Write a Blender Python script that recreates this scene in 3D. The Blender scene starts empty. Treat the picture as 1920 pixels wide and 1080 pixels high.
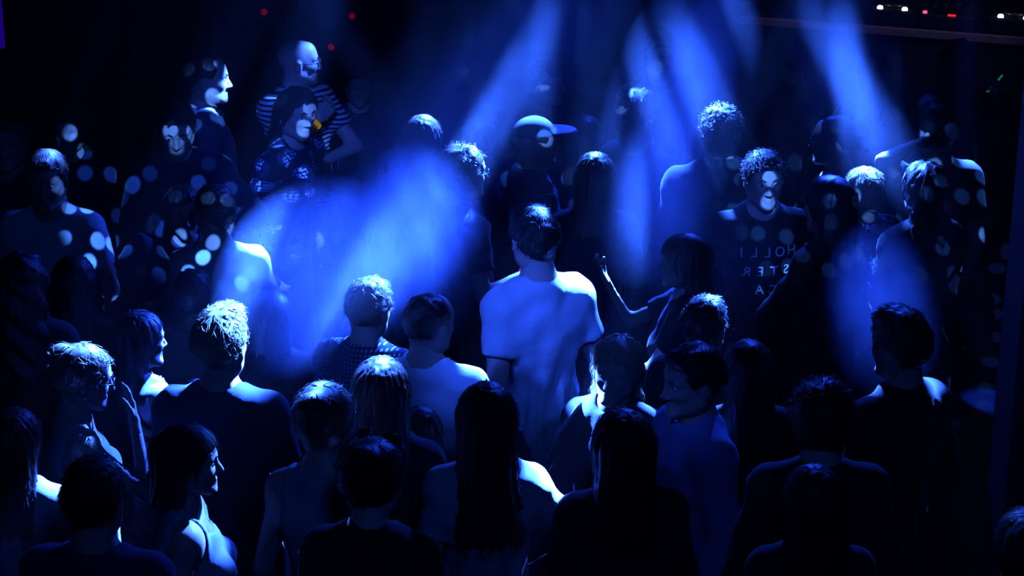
import bpy, math, random
import numpy as np
from mathutils import Vector

# ------------------------------------------------------------------ camera, light, exposure
SC = bpy.context.scene
COL = SC.collection
F = 72 / 36 * 1920.0          # focal length in pixels of the 1920 wide frame
CZ = 4.3
PIT = math.radians(20.5)
cam_d = bpy.data.cameras.new('camera')
cam_d.lens = 72; cam_d.sensor_width = 36; cam_d.clip_end = 100
cam = bpy.data.objects.new('camera', cam_d); COL.objects.link(cam)
cam.location = (0, 0, CZ); cam.rotation_euler = (math.pi / 2 - PIT, 0, 0)
SC.camera = cam

w = bpy.data.worlds.new('world'); SC.world = w; w.use_nodes = True
w.node_tree.nodes['Background'].inputs[0].default_value = (0.0006, 0.0010, 0.0100, 1)
w.node_tree.nodes['Background'].inputs[1].default_value = 0.25

vs = SC.view_settings
vs.view_transform = 'Standard'; vs.look = 'None'; vs.gamma = 1; vs.use_curve_mapping = False
vs.exposure = 0.0
cy = SC.cycles
cy.max_bounces = 2; cy.diffuse_bounces = 0; cy.glossy_bounces = 1; cy.transmission_bounces = 2
cy.volume_bounces = 0; cy.transparent_max_bounces = 6
cy.caustics_reflective = False; cy.caustics_refractive = False
cy.sample_clamp_indirect = 4

BEAM = (0.014, 0.065, 1.0)
WASH = (0.02, 0.085, 1.0)
CYAN = (0.05, 0.21, 1.0)

def at(u, v, z=None, y=None):
    """world point on the sight line of a photo pixel, at a height or a depth"""
    a = (u - 960) / F; b = (540 - v) / F
    d = (a, math.cos(PIT) + b * math.sin(PIT), -math.sin(PIT) + b * math.cos(PIT))
    t = (z - CZ) / d[2] if z is not None else y / d[1]
    return Vector((d[0] * t, d[1] * t, CZ + d[2] * t))

def spot(name, loc, target, power, angle, color=BEAM, blend=0.25, size=0.05):
    l = bpy.data.lights.new(name, 'SPOT')
    l.energy = power; l.color = color; l.spot_size = math.radians(angle); l.spot_blend = blend
    l.shadow_soft_size = size
    o = bpy.data.objects.new(name, l); COL.objects.link(o)
    o.location = loc
    o.rotation_euler = (Vector(target) - Vector(loc)).to_track_quat('-Z', 'Y').to_euler()
    return o

def gobo(o, scale, radius, rnd=0.8):
    """mirror-ball style pattern of round spots in a projector's beam"""
    l = o.data; l.use_nodes = True
    nt = l.node_tree; N = nt.nodes; L = nt.links
    em = N['Emission']; em.inputs['Color'].default_value = (*l.color, 1); l.color = (1, 1, 1)
    tc = N.new('ShaderNodeTexCoord')
    sx = N.new('ShaderNodeSeparateXYZ'); L.new(tc.outputs['Normal'], sx.inputs[0])
    dx = N.new('ShaderNodeMath'); dx.operation = 'DIVIDE'; L.new(sx.outputs[0], dx.inputs[0]); L.new(sx.outputs[2], dx.inputs[1])
    dy = N.new('ShaderNodeMath'); dy.operation = 'DIVIDE'; L.new(sx.outputs[1], dy.inputs[0]); L.new(sx.outputs[2], dy.inputs[1])
    cb = N.new('ShaderNodeCombineXYZ'); L.new(dx.outputs[0], cb.inputs[0]); L.new(dy.outputs[0], cb.inputs[1])
    vo = N.new('ShaderNodeTexVoronoi'); vo.voronoi_dimensions = '2D'
    vo.inputs['Scale'].default_value = scale; vo.inputs['Randomness'].default_value = rnd
    L.new(cb.outputs[0], vo.inputs['Vector'])
    mr = N.new('ShaderNodeMapRange'); mr.inputs['From Min'].default_value = radius
    mr.inputs['From Max'].default_value = radius * 0.80
    L.new(vo.outputs['Distance'], mr.inputs['Value'])
    # each facet of the ball reflects differently
    wn = N.new('ShaderNodeMath'); wn.operation = 'MULTIPLY'
    sc = N.new('ShaderNodeSeparateColor'); L.new(vo.outputs['Color'], sc.inputs[0])
    pw = N.new('ShaderNodeMath'); pw.operation = 'POWER'; pw.inputs[1].default_value = 0.8
    L.new(sc.outputs[0], pw.inputs[0])
    L.new(mr.outputs[0], wn.inputs[0]); L.new(pw.outputs[0], wn.inputs[1])
    L.new(wn.outputs[0], em.inputs['Strength'])

# beams of the lamp cluster over the DJ end of the room (lit = irradiance wanted at the target)
def beam(loc, target, lit, angle, color=BEAM, blend=0.4, size=0.04, name='beam_lamp'):
    d = (Vector(target) - Vector(loc)).length
    return spot(name, loc, target, lit * 4 * math.pi * d * d, angle, color, blend, size)
LAMP1 = (1.95, 11.0, 3.60); LAMP2 = (1.62, 11.0, 3.60); LAMP3 = (1.42, 11.0, 3.62); LAMP4 = (1.55, 11.0, 3.62)
beam(LAMP1, at(565, 550, y=7.2), 100, 9.0)
beam(LAMP1, at(795, 450, y=7.5), 90, 5.0)
beam(LAMP2, at(1215, 450, z=1.45), 80, 7.5)
beam(LAMP2, at(1112, 650, z=1.4), 110, 3.6)
beam(LAMP3, at(1650, 570, y=7.3), 60, 5.5)
beam(LAMP4, at(1745, 260, z=1.3), 25, 5.0)
beam((1.5, 11.2, 3.95), (-0.2, 6.6, 1.5), 4, 62, blend=0.6, name='wash_fill')  # broad spot added beside the beams for a general rim on everyone
# rim spots added unseen above the back of the crowd, each for one dancer:
# head position in the photo and stature, offset from the head centre, lamp offset (x, y), strength, width
PIN = (0.030, 0.125, 1.0)
def pin(u, v, s, o, dx, dy, lit, ang):
    k = s / 1.75; p = at(u, v, z=1.645 * k) + Vector(o) * k
    beam((p.x + dx, p.y + dy, 4.2), p, lit, ang, PIN, 0.5, 0.03, 'rim_fill')
for a in (
        (412, 648, 1.82, (.03, 0, .06), 2.3, 3.0, 420, 5.5), (412, 648, 1.82, (.07, 0, -.11), 2.3, 2.8, 380, 3.0), (690, 582, 1.66, (.03, -.02, .08), 1.7, 3.2, 380, 4.5),
        (715, 738, 1.76, (0, -.04, .095), 0.3, 2.8, 420, 3.0), (608, 792, 1.80, (-.02, .03, .10), -0.6, 4.6, 90, 3.4), (146, 708, 1.66, (.03, 0, .09), 1.3, 3.2, 260, 4),
        (262, 640, 1.60, (.10, -.05, -.28), 1.2, 2.6, 420, 6), (912, 788, 1.76, (.18, 0, -.25), 2.0, 2.8, 650, 3.2), (352, 866, 1.66, (.10, 0, -.04), 2.2, 3.2, 70, 3),
        (352, 866, 1.66, (.05, -.02, -.24), 2.0, 3.0, 60, 3), (28, 830, 1.62, (.12, 0, -.29), 0.9, 3.0, 90, 3.5), (1000, 450, 1.86, (.13, 0, -.19), 1.4, 3.0, 560, 3.0),
        (800, 608, 1.75, (.16, 0, -.21), 1.4, 3.0, 560, 2.4), (1150, 692, 1.64, (-.10, .03, -.06), -2.3, 2.0, 600, 3.0), (1322, 614, 1.62, (.06, .03, .04), 2.0, 4.6, 240, 3.6),
        (1688, 652, 1.80, (-.075, 0, -.14), -0.6, 3.2, 300, 1.2), (1688, 652, 1.80, (.095, 0, -.17), 0.9, 3.2, 340, 1.5), (1350, 249, 1.85, (-.03, 0, .09), -1.1, 2.8, 380, 3.6),
        (1350, 249, 1.85, (-.18, 0, -.20), -0.9, 2.8, 340, 3), (1432, 337, 1.74, (-.05, 0, .09), -1.4, 2.8, 180, 2.8), (1618, 358, 1.62, (0, -.02, .10), -0.2, 2.8, 460, 3.2),
        (1730, 356, 1.74, (-.06, 0, .06), -1.6, 2.8, 340, 3.5), (1563, 264, 1.73, (-.12, 0, -.20), -1.1, 2.8, 260, 3), (868, 324, 1.76, (.05, 0, .08), 1.7, 3.0, 460, 3.2),
        (793, 262, 1.68, (.03, 0, .10), 1.0, 2.8, 240, 2.8), (1115, 336, 1.70, (0, 0, .10), 0.2, 3.4, 200, 3.5), (1005, 266, 1.74, (0, -.02, .11), 0.3, 2.6, 150, 2.8),
        (404, 402, 1.70, (.15, 0, -.20), 0.9, 2.8, 650, 2.4), (88, 336, 1.78, (.03, -.03, .10), 0.9, 2.6, 120, 1.6), (388, 148, 1.85, (.11, 0, .0), 2.2, 0.6, 320, 1.6),
        (557, 118, 1.80, (.08, 0, .05), 2.0, 0.6, 60, 2.6), (1930, 1040, 1.78, (-.12, 0, .03), -1.1, 3.6, 9, 4), (1757, 246, 1.82, (.15, 0, -.18), 0.3, 2.8, 340, 1.8),
        (1757, 246, 1.82, (-.24, 0, -.05), -1.4, 2.6, 200, 3.5), (1282, 492, 1.60, (-.26, .05, -.10), 0.1, 1.8, 460, 3.6), (1282, 492, 1.60, (-.24, -.05, -.30), 0.1, 1.6, 460, 3.0)):
    pin(*a)
# unseen fill spots added over the balcony side to brighten parts of the crowd
beam((-2.4, 4.2, 4.8), at(1015, 640, z=1.25), 2.6, 11, WASH, 0.6, 0.15, 'front_fill')
beam((1.3, 3.6, 4.8), at(1010, 640, z=1.25), 1.2, 9, WASH, 0.6, 0.15, 'front_fill')
beam((0.9, 3.8, 4.8), at(845, 750, z=1.3), 2.6, 4.5, WASH, 0.6, 0.1, 'front_fill')
beam((-0.6, 3.4, 4.8), at(540, 270, z=1.4), 1.5, 9, WASH, 0.7, 0.1, 'front_fill')
beam((0.9, 3.4, 4.8), at(1430, 450, z=1.3), 0.9, 7, WASH, 0.7, 0.1, 'front_fill')
beam((-0.6, 3.0, 4.8), at(1300, 840, z=1.3), 0.7, 4, WASH, 0.7, 0.1, 'front_fill')
beam((0.4, 1.5, 5.0), (0, 7.5, 1.4), 0.13, 60, (0.015, 0.12, 1.0), 0.6, 0.3, 'front_fill')
gobo(beam((-0.4, 3.6, 4.9), at(400, 390, z=1.3), 14, 14, CYAN, 0.3, 0.004, 'mirror_lamp'), 50, 0.29)
gobo(beam((0.6, 3.6, 4.9), at(1640, 400, z=1.3), 11, 14, CYAN, 0.3, 0.004, 'mirror_lamp'), 46, 0.27)
gobo(beam((0.1, 3.6, 4.9), at(1050, 190, z=1.6), 9, 10, CYAN, 0.4, 0.004, 'mirror_lamp'), 40, 0.25)
beam((2.2, 9.6, 4.8), at(1660, 52, z=1.4), 0.35, 26, (0.30, 0.28, 1.0), 0.6, 0.05, 'booth_fill')  # unseen spot added to bring out the counter edge

# ------------------------------------------------------------------ materials
def nodes(name):
    m = bpy.data.materials.new(name); m.use_nodes = True
    nt = m.node_tree
    return m, nt.nodes, nt.links, nt.nodes['Principled BSDF']
_mats = {}
def plain(name, col, rough=0.7, spec=0.4, noise=0.25, nscale=30, bump=0.0, metal=0.0, sheen=0.0):
    if name in _mats: return _mats[name]
    m, N, L, b = nodes(name)
    tc = N.new('ShaderNodeTexCoord')
    no = N.new('ShaderNodeTexNoise'); no.inputs['Scale'].default_value = nscale; no.inputs['Detail'].default_value = 3
    L.new(tc.outputs['Object'], no.inputs['Vector'])
    mx = N.new('ShaderNodeMix'); mx.data_type = 'RGBA'
    mx.inputs[6].default_value = (*[c * (1 - noise) for c in col], 1); mx.inputs[7].default_value = (*[min(1, c * (1 + noise)) for c in col], 1)
    L.new(no.outputs['Fac'], mx.inputs[0]); L.new(mx.outputs[2], b.inputs['Base Color'])
    b.inputs['Roughness'].default_value = rough; b.inputs['Specular IOR Level'].default_value = spec
    b.inputs['Metallic'].default_value = metal
    if sheen: b.inputs['Sheen Weight'].default_value = sheen
    if bump:
        bp = N.new('ShaderNodeBump'); bp.inputs['Strength'].default_value = bump; bp.inputs['Distance'].default_value = 0.004
        L.new(no.outputs['Fac'], bp.inputs['Height']); L.new(bp.outputs[0], b.inputs['Normal'])
    _mats[name] = m
    return m
def glow(name, col, strength, base=(0.02, 0.02, 0.02)):
    if name in _mats: return _mats[name]
    m, N, L, b = nodes(name)
    b.inputs['Base Color'].default_value = (*base, 1)
    b.inputs['Emission Color'].default_value = (*col, 1); b.inputs['Emission Strength'].default_value = strength
    _mats[name] = m
    return m
def math_node(N, L, op, a, b=None):
    n = N.new('ShaderNodeMath'); n.operation = op
    for i, v in enumerate((a, b)):
        if v is None: continue
        if isinstance(v, (int, float)): n.inputs[i].default_value = v
        else: L.new(v, n.inputs[i])
    return n.outputs[0]
def patterned(name, kind, c0, c1, s=1.0):
    if name in _mats: return _mats[name]
    m, N, L, b = nodes(name)
    tc = N.new('ShaderNodeTexCoord'); sp = N.new('ShaderNodeSeparateXYZ'); L.new(tc.outputs['Object'], sp.inputs[0])
    if kind == 'stripes':
        f = math_node(N, L, 'FRACT', math_node(N, L, 'MULTIPLY', sp.outputs[2], s))
        fac = math_node(N, L, 'GREATER_THAN', f, 0.45)
    else:
        cb = N.new('ShaderNodeCombineXYZ'); L.new(sp.outputs[0], cb.inputs[0]); L.new(sp.outputs[2], cb.inputs[1])
        if kind == 'flowers': L.new(math_node(N, L, 'ADD', sp.outputs[0], sp.outputs[1]), cb.inputs[0])
        v = N.new('ShaderNodeTexVoronoi'); v.voronoi_dimensions = '2D'; v.inputs['Scale'].default_value = s
        v.inputs['Randomness'].default_value = 0.05 if kind == 'dots' else 0.55
        L.new(cb.outputs[0], v.inputs['Vector'])
        if kind == 'dots':
            fac = math_node(N, L, 'LESS_THAN', v.outputs['Distance'], 0.27)
        elif kind == 'flowers':
            v2 = N.new('ShaderNodeTexVoronoi'); v2.voronoi_dimensions = '2D'; v2.inputs['Scale'].default_value = s * 5.5
            v2.inputs['Randomness'].default_value = 0.4
            L.new(cb.outputs[0], v2.inputs['Vector'])
            a = math_node(N, L, 'LESS_THAN', v.outputs['Distance'], 0.30)
            c = math_node(N, L, 'LESS_THAN', v2.outputs['Distance'], 0.40)
            fac = math_node(N, L, 'MULTIPLY', a, c)
        else:  # leaves
            no = N.new('ShaderNodeTexNoise'); no.inputs['Scale'].default_value = s; no.inputs['Distortion'].default_value = 2.0
            L.new(tc.outputs['Object'], no.inputs['Vector'])
            fac = math_node(N, L, 'GREATER_THAN', no.outputs['Fac'], 0.56)
    mx = N.new('ShaderNodeMix'); mx.data_type = 'RGBA'
    mx.inputs[6].default_value = (*c0, 1); mx.inputs[7].default_value = (*c1, 1)
    L.new(fac, mx.inputs[0]); L.new(mx.outputs[2], b.inputs['Base Color'])
    b.inputs['Roughness'].default_value = 0.8; b.inputs['Specular IOR Level'].default_value = 0.25
    _mats[name] = m
    return m

def cloth(name, c, rough=0.85, sheen=0.15): return plain('cloth_' + name, c, rough, 0.2, 0.12, 90, 0.15, 0, sheen)
CL = {
 'white': cloth('white', (0.72, 0.72, 0.74)), 'pale': cloth('pale', (0.42, 0.44, 0.50)), 'skyblue': cloth('skyblue', (0.16, 0.24, 0.45)),
 'black': cloth('black', (0.010, 0.010, 0.012)), 'charcoal': cloth('charcoal', (0.030, 0.030, 0.036)), 'navy': cloth('navy', (0.018, 0.025, 0.065)),
 'denim': cloth('denim', (0.05, 0.08, 0.16)), 'grey': cloth('grey', (0.14, 0.14, 0.16)), 'slate': cloth('slate', (0.05, 0.06, 0.10)),
 'satin': plain('cloth_satin', (0.30, 0.31, 0.36), 0.28, 0.8, 0.3, 8, 0.3, 0.25),
 'stripes': patterned('cloth_stripes', 'stripes', (0.015, 0.015, 0.02), (0.65, 0.65, 0.7), 42),
 'dots': patterned('cloth_dots', 'dots', (0.012, 0.016, 0.05), (0.55, 0.6, 0.7), 62),
 'finedots': patterned('cloth_finedots', 'dots', (0.010, 0.012, 0.04), (0.5, 0.5, 0.65), 80),
 'flowers': patterned('cloth_flowers', 'flowers', (0.008, 0.010, 0.05), (0.40, 0.38, 0.75), 11),
 'leaves': patterned('cloth_leaves', 'leaves', (0.02, 0.03, 0.10), (0.35, 0.4, 0.6), 26),
}
SKIN = {
 'fair': plain('skin_fair', (0.62, 0.42, 0.34), 0.5, 0.4, 0.06, 40), 'tan': plain('skin_tan', (0.45, 0.29, 0.22), 0.5, 0.4, 0.06, 40),
 'deep': plain('skin_deep', (0.16, 0.09, 0.065), 0.45, 0.45, 0.06, 40),
}
def hairmat(n, c): return plain('hair_' + n, c, 0.5, 0.16 if n == 'black' else 0.3, 0.4, 60)
HAIR = {'black': hairmat('black', (0.010, 0.009, 0.010)), 'brown': hairmat('brown', (0.035, 0.022, 0.018)),
        'light': hairmat('light', (0.16, 0.11, 0.08)), 'blond': hairmat('blond', (0.42, 0.32, 0.20))}
M_SHOE = plain('shoe_leather', (0.02, 0.02, 0.022), 0.5)
M_EYE = plain('eye_white', (0.7, 0.7, 0.7), 0.2, 0.5, 0.02)
M_IRIS = plain('iris_brown', (0.03, 0.015, 0.01), 0.15)
M_FRAME = plain('glasses_frame', (0.03, 0.03, 0.03), 0.25, 0.7)
M_METAL = plain('jewellery_metal', (0.8, 0.75, 0.7), 0.2, 0.5, 0.05, 30, 0, 1.0)
M_BLACKWALL = plain('black_paint', (0.012, 0.012, 0.016), 0.8, 0.3, 0.3, 6, 0.1)
M_FLOOR = plain('dark_floor', (0.02, 0.02, 0.025), 0.45, 0.5, 0.4, 4, 0.1)
M_PLASTIC = plain('black_plastic', (0.012, 0.012, 0.014), 0.35, 0.5, 0.1)
M_EDGE = plain('varnished_wood', (0.36, 0.24, 0.20), 0.4, 0.5, 0.3, 12)

# ------------------------------------------------------------------ mesh helpers
def mk(name, V, Q, mat, parent=None, smooth=True):
    me = bpy.data.meshes.new(name)
    V = np.asarray(V, np.float32); Q = np.asarray(Q, np.int32)
    k = Q.shape[1]
    me.vertices.add(len(V)); me.vertices.foreach_set('co', V.ravel())
    me.loops.add(Q.size); me.loops.foreach_set('vertex_index', Q.ravel())
    me.polygons.add(len(Q)); me.polygons.foreach_set('loop_start', np.arange(0, Q.size, k, dtype=np.int32))
    me.polygons.foreach_set('use_smooth', np.full(len(Q), smooth))
    me.update(calc_edges=True)
    if mat: me.materials.append(mat)
    o = bpy.data.objects.new(name, me); COL.objects.link(o); o.parent = parent
    return o
def cat(parts):
    Vs, Qs, n = [], [], 0
    for V, Q in parts:
        if len(V) == 0: continue
        Vs.append(V); Qs.append(Q + n); n += len(V)
    return np.concatenate(Vs), np.concatenate(Qs)
def boxm(c, s, bev=0.0):
    """a box with chamfered edges as quads"""
    c = np.array(c, float); h = np.array(s, float) / 2; b = min(bev, h.min() * 0.9)
    V, Q = [], []
    if b <= 0:
        V = np.array([[x, y, z] for x in (-1, 1) for y in (-1, 1) for z in (-1, 1)], float) * h + c
        Q = np.array([[0, 1, 3, 2], [4, 6, 7, 5], [0, 4, 5, 1], [2, 3, 7, 6], [0, 2, 6, 4], [1, 5, 7, 3]])
        return V, Q
    rings = []
    for z, ins in ((-h[2], b), (-h[2] + b, 0), (h[2] - b, 0), (h[2], b)):
        x, y = h[0] - ins, h[1] - ins
        rings.append([(x, y - b, z), (x - b, y, z), (-x + b, y, z), (-x, y - b, z), (-x, -y + b, z), (-x + b, -y, z), (x - b, -y, z), (x, -y + b, z)])
    V = np.array([p for r in rings for p in r], float) + c
    for r in range(3):
        for i in range(8):
            j = (i + 1) % 8; Q.append([r * 8 + i, r * 8 + j, r * 8 + 8 + j, r * 8 + 8 + i])
    for base, flip in ((0, 1), (24, 0)):
        for q in ((0, 1, 2, 3), (0, 3, 4, 7), (7, 4, 5, 6)):
            q = [base + i for i in q]; Q.append(q[::-1] if flip else q)
    return V, np.array(Q)
def tube(pts, r, n=6, closed=False):
    P = np.array(pts, float); m = len(P)
    r = np.full(m, r) if np.isscalar(r) else np.array(r)
    T = np.gradient(P, axis=0) if not closed else np.roll(P, -1, 0) - np.roll(P, 1, 0)
    T /= np.linalg.norm(T, axis=1, keepdims=True) + 1e-9
    up = np.tile([0, 0, 1.0], (m, 1)); up[np.abs(T[:, 2]) > 0.9] = [1, 0, 0]
    A = np.cross(T, up); A /= np.linalg.norm(A, axis=1, keepdims=True); B = np.cross(T, A)
    a = np.arange(n) / n * 2 * math.pi
    V = P[:, None] + r[:, None, None] * (np.cos(a)[None, :, None] * A[:, None] + np.sin(a)[None, :, None] * B[:, None])
    V = V.reshape(-1, 3); Q = []
    for i in range(m if closed else m - 1):
        k = (i + 1) % m
        for j in range(n): Q.append([i * n + j, i * n + (j + 1) % n, k * n + (j + 1) % n, k * n + j])
    if not closed:
        for base, fl in ((0, 0), ((m - 1) * n, 1)):
            for j in range(1, n - 2, 2):
                q = [base, base + j, base + j + 1, base + (j + 2) % n]; Q.append(q if fl else q[::-1])
    return V, np.array(Q)
def lathe(prof, n=16, c=(0, 0, 0)):
    prof = np.array(prof, float); a = np.arange(n) / n * 2 * math.pi
    V = np.stack([prof[:, 0, None] * np.cos(a), prof[:, 0, None] * np.sin(a), np.repeat(prof[:, 1, None], n, 1)], -1).reshape(-1, 3) + np.array(c)
    Q = [[i * n + j, i * n + (j + 1) % n, (i + 1) * n + (j + 1) % n, (i + 1) * n + j] for i in range(len(prof) - 1) for j in range(n)]
    return V, np.array(Q)
def xf(V, R=None, t=(0, 0, 0)):
    V = np.asarray(V, float)
    if R is not None: V = V @ np.asarray(R).T
    return V + np.array(t)
def Rz(a): c, s = math.cos(a), math.sin(a); return np.array([[c, -s, 0], [s, c, 0], [0, 0, 1.0]])
def Rx(a): c, s = math.cos(a), math.sin(a); return np.array([[1.0, 0, 0], [0, c, -s], [0, s, c]])
def Ry(a): c, s = math.cos(a), math.sin(a); return np.array([[c, 0, s], [0, 1.0, 0], [-s, 0, c]])

# ------------------------------------------------------------------ implicit surfaces
def ell(P, c, r):
    q = (P - np.array(c)) ; r = np.array(r)
    k0 = np.sqrt(((q / r) ** 2).sum(-1)); k1 = np.sqrt(((q / (r * r)) ** 2).sum(-1)) + 1e-9
    return k0 * (k0 - 1) / k1
def rcone(P, a, b, ra, rb):
    a = np.array(a, float); b = np.array(b, float); ab = b - a
    h = np.clip(((P - a) @ ab) / (ab @ ab), 0, 1)
    return np.linalg.norm(P - a - h[..., None] * ab, axis=-1) - (ra + (rb - ra) * h)
def rbox(P, c, hs, r, R=None):
    q = P - np.array(c)
    if R is not None: q = q @ R
    q = np.abs(q) - (np.array(hs) - r)
    return np.linalg.norm(np.maximum(q, 0), axis=-1) + np.minimum(q.max(-1), 0) - r
def smin(a, b, k):
    h = np.maximum(k - np.abs(a - b), 0) / k
    return np.minimum(a, b) - h * h * k * 0.25
def smax(a, b, k): return -smin(-a, -b, k)
class Grid:
    def __init__(s, lo, hi, h):
        s.h = h; s.o = np.array(lo, float); s.n = np.ceil((np.array(hi) - s.o) / h).astype(int) + 1
        ax = [s.o[i] + np.arange(s.n[i]) * h for i in range(3)]
        s.P = np.stack(np.meshgrid(*ax, indexing='ij'), -1); s.D = np.full(s.n, 0.08)
    def sub(s, lo, hi, m):
        a = np.maximum(np.floor((np.array(lo) - m - s.o) / s.h).astype(int), 0)
        b = np.minimum(np.ceil((np.array(hi) + m - s.o) / s.h).astype(int) + 1, s.n)
        return tuple(slice(x, max(x, y)) for x, y in zip(a, b))
    def add(s, fn, lo, hi, k=0.03):
        sl = s.sub(lo, hi, 0.05 + k)
        if s.D[sl].size == 0: return
        d = np.minimum(fn(s.P[sl]), 0.08)
        s.D[sl] = smin(s.D[sl], d, k)
    def cone(s, a, b, ra, rb, k=0.03):
        a = np.array(a, float); b = np.array(b, float); r = max(ra, rb)
        s.add(lambda P: rcone(P, a, b, ra, rb), np.minimum(a, b) - r, np.maximum(a, b) + r, k)
    def ell(s, c, r, k=0.03):
        c = np.array(c, float); r = np.array(r, float)
        s.add(lambda P: ell(P, c, r), c - r, c + r, k)
    def cut(s, fn): s.D = np.maximum(s.D, fn(s.P))
    def mesh(s, iters=1):
        D = s.D; S = D < 0
        C = np.zeros(np.array(D.shape) - 1, np.int8)
        offs = [(i, j, k) for i in (0, 1) for j in (0, 1) for k in (0, 1)]
        nx, ny, nz = C.shape
        for i, j, k in offs: C += S[i:i + nx, j:j + ny, k:k + nz]
        act = (C > 0) & (C < 8); idx = np.argwhere(act)
        if len(idx) == 0: return np.zeros((0, 3)), np.zeros((0, 4), int)
        vid = np.full(C.shape, -1, np.int64); vid[act] = np.arange(len(idx))
        vals = [D[idx[:, 0] + i, idx[:, 1] + j, idx[:, 2] + k] for i, j, k in offs]
        acc = np.zeros((len(idx), 3)); cnt = np.zeros(len(idx))
        for a in range(8):
            for b in range(a + 1, 8):
                oa, ob = np.array(offs[a]), np.array(offs[b])
                if np.abs(oa - ob).sum() != 1: continue
                va, vb = vals[a], vals[b]; m = (va < 0) != (vb < 0)
                t = np.where(m, va / np.where(m, va - vb, 1), 0)
                acc += m[:, None] * (oa + t[:, None] * (ob - oa)); cnt += m
        V = s.o + (idx + acc / cnt[:, None]) * s.h
        Qs = []
        for ax in range(3):
            o1, o2 = [a for a in range(3) if a != ax]
            sl0 = [slice(1, -1)] * 3; sl1 = [slice(1, -1)] * 3; sl0[ax] = slice(0, -1); sl1[ax] = slice(1, None)
            A, B = S[tuple(sl0)], S[tuple(sl1)]
            L = np.argwhere(A != B)
            if len(L) == 0: continue
            fl = A[tuple(L.T)]
            L = L.copy(); L[:, o1] += 1; L[:, o2] += 1
            def cell(d1, d2):
                q = L.copy(); q[:, o1] -= d1; q[:, o2] -= d2
                return vid[q[:, 0], q[:, 1], q[:, 2]]
            q = np.stack([cell(1, 1), cell(0, 1), cell(0, 0), cell(1, 0)], 1)
            if ax == 1: fl = ~fl
            q[~fl] = q[~fl][:, ::-1]
            Qs.append(q)
        Q = np.concatenate(Qs); Q = Q[(Q >= 0).all(1)]
        for _ in range(iters):
            acc = np.zeros_like(V); cnt = np.zeros(len(V))
            for a in range(4):
                i, j = Q[:, a], Q[:, (a + 1) % 4]
                for x in range(3): acc[:, x] += np.bincount(i, V[j, x], len(V)) + np.bincount(j, V[i, x], len(V))
                cnt += np.bincount(i, minlength=len(V)) + np.bincount(j, minlength=len(V))
            V = 0.55 * V + 0.45 * acc / np.maximum(cnt, 1)[:, None]
        return V, Q
def wob(P, seed, f, n=5):
    r = np.random.RandomState(seed); out = 0
    for _ in range(n):
        k = r.normal(size=3) * f; out = out + np.sin(P @ k + r.uniform(0, 6.28))
    return out / n

# ------------------------------------------------------------------ hands (two cached poses)
def build_hand(curl, h=0.0055):
    """wrist at the origin, fingers along +Z, palm facing +Y, thumb to +X"""
    g = Grid((-0.07, -0.05, -0.04), (0.09, 0.12, 0.24), h)
    g.cone((0, 0, -0.03), (0, 0, 0.02), 0.024, 0.022, 0.02)
    g.add(lambda P: rbox(P, (0, 0, 0.055), (0.040, 0.014, 0.042), 0.012), (-.04, -.015, .01), (.04, .015, .1), 0.02)
    for x, l, z0, sp in ((0.030, 0.070, 0.092, 0.10), (0.010, 0.078, 0.096, 0.03), (-0.011, 0.072, 0.093, -0.05), (-0.031, 0.056, 0.085, -0.14)):
        p = np.array([x, 0, z0 - 0.012]); a = 0.12 + curl * 0.5
        for fr, r0, r1 in ((0.45, 0.0098, 0.0092), (0.30, 0.0092, 0.0085), (0.25, 0.0085, 0.0072)):
            d = np.array([math.sin(sp) * math.cos(a), math.sin(a), math.cos(a)]); q = p + d * (l * fr + (0.012 if fr == 0.45 else 0))
            g.cone(p, q, r0, r1, 0.006); p = q; a += 0.15 + curl * 0.75
    p = np.array([0.026, 0.006, 0.022]); d = np.array([0.62, 0.25 + 0.3 * curl, 0.72])
    for l, r0, r1 in ((0.042, 0.0135, 0.0115), (0.030, 0.0112, 0.0100), (0.024, 0.0100, 0.0080)):
        d = d / np.linalg.norm(d); q = p + d * l; g.cone(p, q, r0, r1, 0.008); p = q; d = d + np.array([-0.25, 0.18 + 0.3 * curl, 0.25])
    return g.mesh(1)
HANDS = {'relaxed': build_hand(0.45, 0.009), 'open': build_hand(0.05, 0.006), 'grip': build_hand(1.0, 0.006)}

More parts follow.
